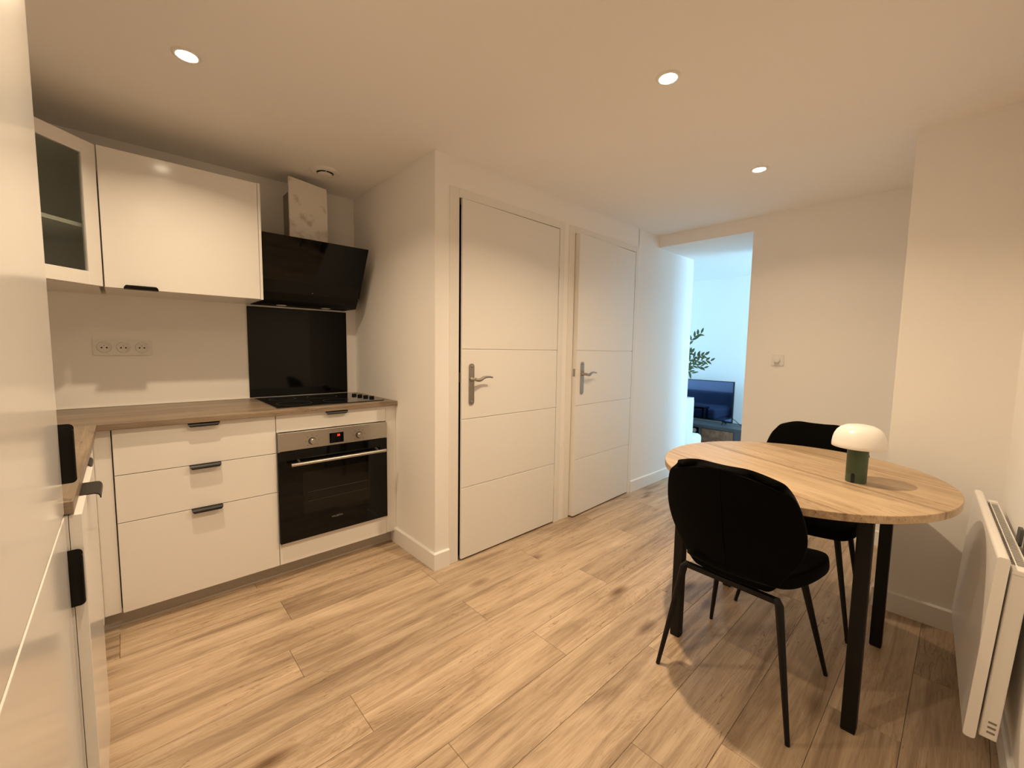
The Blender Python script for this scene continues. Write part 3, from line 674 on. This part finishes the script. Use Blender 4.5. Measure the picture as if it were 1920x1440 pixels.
# ------------------------------------------------------------------ chairs
def grid_obj(name, rows, m, parent, thick, sub_lv=2):
    bm = new_bm(); vs = [[bm.verts.new(p) for p in r] for r in rows]
    for a, b in zip(vs, vs[1:]):
        for j in range(len(a) - 1): bm.faces.new((a[j], a[j + 1], b[j + 1], b[j]))
    bmesh.ops.recalc_face_normals(bm, faces=bm.faces[:])
    me = bpy.data.meshes.new(name); bm.to_mesh(me); bm.free(); me.materials.append(m)
    for p in me.polygons: p.use_smooth = True
    o = bpy.data.objects.new(name, me); COL.objects.link(o); o.parent = parent
    s = o.modifiers.new('thickness', 'SOLIDIFY'); s.thickness = thick; s.offset = 0
    ss = o.modifiers.new('rounding', 'SUBSURF'); ss.levels = sub_lv; ss.render_levels = sub_lv
    return o
def make_chair(label, loc, rot):
    t = thing('dining_chair', label, 'chair', loc, rot, 'black velvet dining chairs', local=True)
    us = [-1, -.96, -.8, -.55, -.28, 0, .28, .55, .8, .96, 1]
    # backrest: wide shell, waisted towards the seat, wrapping forward at its sides
    spec = [(.437, .110), (.455, .138), (.485, .154), (.520, .174), (.560, .199), (.605, .219), (.655, .228), (.705, .226), (.755, .217), (.800, .205), (.827, .194), (.844, .179), (.854, .162), (.860, .145), (.862, .125)]
    rows = []
    for z, hw in spec:
        v = (z - .437) / .426
        xc = -.185 - .105 * v ** .9
        rows.append([(xc + .062 * (abs(u) ** 2) * (hw / .228) ** 2 + (.02 * (1 - v) ** 3), u * hw, z - .006 * v * abs(u) ** 3 - .022 * v ** 8 * abs(u) ** 4) for u in us])
    bk = grid_obj('backrest', rows, VELVET, t, .034)
    sm = new_bm(); pts = []
    for z, hw in spec[1:-1]:
        v = (z - .437) / .426; pts.append((-.185 - .105 * v ** .9 + .02 * (1 - v) ** 3 - .0172, 0, z))
    tube(sm, pts, .0018, 6)
    me = bpy.data.meshes.new('seam'); sm.to_mesh(me); sm.free(); me.materials.append(VELVET)
    o = bpy.data.objects.new('seam', me); COL.objects.link(o); o.parent = bk
    # seat
    sp_ = [(-.205, .105), (-.190, .135), (-.160, .160), (-.110, .183), (-.040, .205), (.030, .219), (.100, .226), (.155, .221), (.195, .205), (.215, .185), (.226, .150)]
    rows = []
    for x, hw in sp_:
        lift = .035 * max(0, (-.10 - x) / .105) ** 2
        rows.append([(x, u * hw, .462 + lift + .014 * abs(u) ** 2 - .016 * max(0, (x - .12) / .1) ** 2) for u in us])
    grid_obj('seat', rows, VELVET, t, .048)
    # metal frame
    for sy in (-1, 1):
        for top, mid, foot in (((-.170, .150, .428), (-.178, .163, .415), (-.226, .226, .001)), ((.105, .135, .428), (.112, .147, .415), (.224, .220, .001))):
            bm = new_bm(); tube(bm, [(top[0], sy * top[1], top[2]), (mid[0], sy * mid[1], mid[2]), (foot[0], sy * foot[1], foot[2])], [.0125, .0135, .0075], 8)
            me = bpy.data.meshes.new('leg'); bmesh.ops.recalc_face_normals(bm, faces=bm.faces[:]); bm.to_mesh(me); bm.free(); me.materials.append(BLACK); smooth_by_angle(me, 40)
            o = bpy.data.objects.new('leg', me); COL.objects.link(o); o.parent = t
    bm = new_bm()
    box(bm, (-.182, -.160, .414), (-.160, .160, .432), .002); box(bm, (.096, -.146, .414), (.116, .146, .432), .002)
    for sy in (-1, 1): box(bm, (-.165, sy * .075 - .008, .418), (.100, sy * .075 + .008, .432), .001, 1)
    me = bpy.data.meshes.new('seat_rail'); bmesh.ops.recalc_face_normals(bm, faces=bm.faces[:]); bm.to_mesh(me); bm.free(); me.materials.append(BLACK)
    o = bpy.data.objects.new('seat_rail', me); COL.objects.link(o); o.parent = t
    return t
make_chair('black velvet dining chair on the near side of the table, back to viewer', (1.724, .516, 0), R(-2.5))
make_chair('black velvet dining chair on the far side of the table, behind the lamp', (2.435, .500, 0), R(184))

# ------------------------------------------------------------------ table lamp
LP = Vector((2.018, .257, TZ))
t = thing('table_lamp', 'mushroom table lamp with white dome and green cylinder base on the table', 'lamp', tuple(LP))
GREEN = mat('green_lacquer', (.050, .085, .048), .42)
obj('base', lathe(new_bm(), [(0, 0), (.0305, 0), (.032, .0015), (.0325, .150), (.0, .150)], 40, LP), GREEN, t, smooth=40)
SHADE = mat('opal_shade', (.84, .82, .79), .28)
obj('shade', lathe(new_bm(), [(.0790, .1335), (.0810, .1330), (.0822, .1345), (.0820, .146), (.0800, .163), (.0760, .179), (.0690, .194), (.0580, .206), (.0430, .2145), (.0220, .2185), (0, .2193), (0, .2165), (.0215, .2155), (.042, .2115), (.0560, .2035), (.0665, .192), (.0733, .178), (.0772, .163), (.0790, .146)], 48, LP, closed=True), SHADE, t, smooth=60)
cv = Vector((-LP.x, -LP.y, 0)).normalized(); cv = Matrix.Rotation(R(-17), 3, 'Z') @ cv; sv = Vector((-cv.y, cv.x, 0))
bm = new_bm(); pts = [(-.0058, .0002), (.0058, .0002), (.0058, .030), (.0045, .0345), (0, .0365), (-.0045, .0345), (-.0058, .030)]
a = [bm.verts.new(LP + sv * p[0] + cv * .0270 + Vector((0, 0, p[1]))) for p in pts]; b = [bm.verts.new(LP + sv * p[0] + cv * .0328 + Vector((0, 0, p[1]))) for p in pts]
bm.faces.new(a); bm.faces.new(list(reversed(b)))
for i in range(len(pts)): bm.faces.new((a[i], b[i], b[(i + 1) % len(pts)], a[(i + 1) % len(pts)]))
obj('socket_notch', bm, DARK, t)

# ------------------------------------------------------------------ radiator
RX0, RX1 = 1.745, 2.560
t = thing('electric_radiator', 'white electric panel radiator on the right wall', 'radiator', (RX0, -.066, .143), math.atan2(.038, .81), local=True)
t.rotation_euler.x = R(2.9)
RW = math.hypot(RX1 - RX0, .038)
RADW = mat('radiator_white', (.80, .78, .75), .28)
# local: x along the wall, y towards the room, z up from the radiator's lower edge; front face at y=0
bm = new_bm(); prism(bm, rrect(-.0125, .2735, .025, .547, .008), 0, RW, 'X')
bmesh.ops.recalc_face_normals(bm, faces=bm.faces[:])
def lobj(nm, bm, m, parent=None, sm=None): 
    bmesh.ops.recalc_face_normals(bm, faces=bm.faces[:])
    me = bpy.data.meshes.new(nm); bm.to_mesh(me); bm.free(); me.materials.append(m)
    if sm: smooth_by_angle(me, sm)
    o = bpy.data.objects.new(nm, me); COL.objects.link(o); o.parent = parent or t
    return o
lobj('front_panel', bm, RADW, sm=35)
bm = new_bm(); box(bm, (.012, -.066, .012), (RW - .012, -.031, .505), .003)
bd = lobj('body', bm, RADW)
bm = new_bm(); box(bm, (.010, -.066, .505), (.050, -.031, .520), .002); box(bm, (RW - .050, -.066, .505), (RW - .010, -.031, .520), .002)
box(bm, (.05, -.066, .505), (RW - .05, -.063, .517)); box(bm, (.05, -.045, .505), (RW - .05, -.042, .517)); box(bm, (.05, -.034, .505), (RW - .05, -.031, .517))
lobj('top_frame', bm, RADW, bd)
GRL = mat('grille_grey', (.36, .35, .33), .5)
k = 0
x = .054
while x < RW - .056:
    bm = new_bm(); box(bm, (x, -.063, .506), (x + .009, -.034, .5135)); lobj('grille_slat', bm, GRL, bd); x += .0155
bm = new_bm()
for z in (.030, .045, .060): 
    box(bm, (.0113, -.060, z), (.0121, -.044, z + .006))
lobj('rating_label', bm, mat('label_print', (.22, .19, .15), .6), bd)
for x in (.20, RW - .26): lobj('wall_bracket', B((x, -.073, .44), (x + .06, -.066, .50)), RADW)
bm = new_bm(); prism(bm, rrect(.30, .535, .05, .055, .012), -.075, -.067, 'Y'); lobj('thermostat_box', bm, mat('dark_plastic', (.05, .05, .048), .5))

# ------------------------------------------------------------------ living room beyond the passage
GREYW = mat('anthracite_cabinet', (.060, .066, .072), .5)
RUST = wood('rustic_wood', (.10, .05, .028), (.24, .13, .08), (.36, .22, .14), 10, 24.0, .5, rnd=False, knots=True)
SX = 5.34; SY0, SY1 = 1.755, 3.25; STZ = .315
t = thing('tv_stand', 'low grey media unit with rustic wooden door under the television', 'tv stand', (5.56, 2.5, 0))
bm = new_bm()
box(bm, (SX, SY0, STZ - .04), (5.79, SY1, STZ), .002)
box(bm, (SX, SY0, .04), (5.79, SY1, .075)); box(bm, (SX, SY0, .075), (5.79, SY0 + .09, STZ - .04)); box(bm, (SX, SY1 - .09, .075), (5.79, SY1, STZ - .04)); box(bm, (5.775, SY0 + .09, .075), (5.79, SY1 - .09, STZ - .04))
box(bm, (SX, 2.235, .075), (5.775, 2.262, STZ - .04)); box(bm, (SX, 2.74, .075), (5.775, 2.765, STZ - .04)); box(bm, (SX + .01, 2.262, .135), (5.775, 2.74, .148))
obj('carcass', bm, GREYW, t)
d = obj('door', B((SX + .003, SY0 + .095, .080), (SX + .021, 2.230, STZ - .045), .002, 1), RUST, t)
obj('door', B((SX + .003, 2.770, .080), (SX + .021, SY1 - .095, STZ - .045), .002, 1), RUST, t)
for yy in (SY0 + .05, SY1 - .05):
    for xx in (5.39, 5.74): obj('foot', B((xx - .02, yy - .02, 0), (xx + .02, yy + .02, .041)), BLACK, t)
t = thing('small_speaker', 'small black box with a white round dial in the open shelf', 'speaker', (5.46, 2.36, .148))
obj('case', B((5.40, 2.275, .1485), (5.56, 2.46, .262), .004), BLACK, t)
obj('dial', lathe(new_bm(), [(0, .006), (.026, .006), (.028, .003), (.028, 0)], 28, (5.40, 2.345, .222), '-X'), PLASTIC, t, smooth=40)
t = thing('television', 'flat television on the grey unit reflecting the room', 'television', (5.56, 2.43, STZ))
TVY0, TVY1, TVZ0, TVZ1 = 1.948, 2.915, .345, .866
obj('casing', B((5.552, TVY0, TVZ0), (5.585, TVY1, TVZ1), .003), BLACK, t)
scr = bpy.data.materials.new('tv_screen'); scr.use_nodes = True
sb = scr.node_tree.nodes['Principled BSDF']; sb.inputs['Base Color'].default_value = (.17, .21, .36, 1); sb.inputs['Metallic'].default_value = 1.0; sb.inputs['Roughness'].default_value = .06
obj('screen', B((5.5505, TVY0 + .007, TVZ0 + .020), (5.5525, TVY1 - .007, TVZ1 - .007)), scr, t)
obj('lower_bezel', B((5.549, TVY0 + .12, TVZ0 - .004), (5.556, TVY1 - .12, TVZ0 + .010)), STEEL, t)
for yy in (TVY0 + .10, TVY1 - .10):
    bm = new_bm(); tube(bm, [(5.56, yy, TVZ0 + .01), (5.50, yy, STZ + .006)], .007, 8); tube(bm, [(5.56, yy, TVZ0 + .01), (5.64, yy, STZ + .006)], .007, 8)
    obj('foot', bm, BLACK, t)
cb = new_bm(); tube(cb, [(5.60, 1.99, .42), (5.63, 1.93, .37), (5.64, 1.88, .325), (5.70, 1.84, .319), (5.77, 1.80, .319)], .004, 8)
tag(obj('power_cable', cb, BLACK, None, (5.65, 1.85, .32), 60), 'black cable trailing from the television across the grey unit', 'cable')
# white block, pouf, plant, sofa, side table
t = thing('side_cabinet', 'white side cabinet just behind the passage wall', 'cabinet', (4.43, 2.15, 0))
obj('body', B((4.27, 2.017, .02), (4.60, 2.28, .733), .004), FRONT, t)
obj('door', B((4.601, 2.022, .03), (4.616, 2.276, .70), .002, 1), FRONT, t)
pf = new_bm(); box(pf, (4.68, 2.045, .002), (4.94, 2.285, .283), .045, 5)
tag(obj('pouf', pf, mat('white_fabric', (.80, .80, .78), .9, bump=(120, .3, .002)), None, (4.83, 2.13, 0), 60), 'white rounded pouf in front of the white side cabinet', 'pouf')
t = thing('potted_plant', 'leafy green plant in a white vase on the side cabinet', 'plant', (4.43, 2.17, .733))
obj('vase', lathe(new_bm(), [(0, .0005), (.045, .0005), (.060, .03), (.065, .08), (.050, .14), (.030, .175), (.033, .20), (.028, .20), (.025, .175), (.0, .16)], 28, (4.43, 2.17, .733)), mat('vase_white', (.8, .8, .78), .3), t, smooth=60)
LEAF = mat('leaf_green', (.085, .150, .065), .5)
rng = random.Random(3)
def leaf_bm(bm, p, d, up, ln, wd):
    d = d.normalized(); s = d.cross(up).normalized(); u = s.cross(d).normalized()
    prof = [(0, .04), (.2, .75), (.45, 1), (.7, .75), (.9, .3), (1, .02)]
    L_ = []; R_ = []; M_ = []
    for q, w_ in prof:
        c = p + d * ln * q + u * (-.25 * ln * (q - .3) ** 2)
        L_.append(bm.verts.new(c + s * wd * w_ + u * .1 * wd)); R_.append(bm.verts.new(c - s * wd * w_ + u * .1 * wd)); M_.append(bm.verts.new(c))
    for i in range(len(prof) - 1):
        bm.faces.new((L_[i], L_[i + 1], M_[i + 1], M_[i])); bm.faces.new((M_[i], M_[i + 1], R_[i + 1], R_[i]))
base = Vector((4.43, 2.17, .92))
for end, bend in (((4.47, 1.80, 1.14), .05), ((4.50, 1.93, 1.43), .08), ((4.40, 1.98, 1.22), .06), ((4.55, 1.90, 1.06), .05), ((4.45, 2.12, 1.50), .05), ((4.36, 2.28, 1.38), .05), ((4.52, 2.02, 1.00), .04), ((4.48, 1.87, 1.20), .05)):
    e = Vector(end); pts = []
    for i in range(9):
        q = i / 8; pts.append(base.lerp(e, q) + Vector((0, 0, bend * math.sin(math.pi * q) * 1.6)))
    st = new_bm(); tube(st, pts, [.0028 - .0002 * i for i in range(9)], 6)
    so = obj('stem', st, mat('stem_brown', (.10, .085, .05), .7), t, smooth=60)
    for i in range(3, 9):
        for s_ in (-1, 1):
            if i < 8 or s_ == 1:
                dr_ = (pts[i] - pts[i - 1]).normalized(); side = dr_.cross(Vector((1, .1 * s_, .2))).normalized() * s_
                dd = dr_ * .8 + side * rng.uniform(.5, 1.0) + Vector((rng.uniform(-.3, .3), 0, rng.uniform(-.1, .3)))
                lb = new_bm(); leaf_bm(lb, pts[i] - dr_ * rng.uniform(0, .01), dd, Vector((.8, .2, .5 + rng.uniform(-.3, .3))), rng.uniform(.060, .088), rng.uniform(.010, .014))
                sub('leaf', lb, LEAF, so, t)
SOFA = mat('slate_blue_fabric', (.10, .12, .16), .9, bump=(200, .3, .002))
t = thing('sofa', 'slate blue sofa mirrored in the television screen', 'sofa', (4.68, 2.9, 0))
obj('seat_base', B((4.30, 2.34, .06), (5.02, 3.55, .28), .03, 4), SOFA, t, smooth=50)
obj('seat_cushion', B((4.42, 2.35, .28), (5.04, 2.94, .43), .04, 4), SOFA, t, smooth=50)
obj('seat_cushion', B((4.42, 2.95, .28), (5.04, 3.36, .43), .04, 4), SOFA, t, smooth=50)
obj('backrest', B((4.29, 2.34, .28), (4.46, 3.55, .62), .04, 4), SOFA, t, smooth=50)
obj('armrest', B((4.30, 3.37, .10), (5.04, 3.56, .56), .04, 4), SOFA, t, smooth=50)
for x in (4.36, 4.98):
    for yy in (2.40, 3.50): obj('leg', B((x - .02, yy - .02, 0), (x + .02, yy + .02, .062)), BLACK, t)
t = thing('side_table', 'dark side table mirrored in the television screen', 'table', (5.12, 2.60, 0))
obj('tabletop', B((5.08, 2.42, .445), (5.26, 2.86, .47), .003), BLACK, t)
for yy in (2.44, 2.84):
    for xx in (5.10, 5.24): obj('leg', B((xx - .01, yy - .01, 0), (xx + .01, yy + .01, .446)), BLACK, t)
for o in bpy.data.objects:
    if '_loc' in o: del o['_loc']
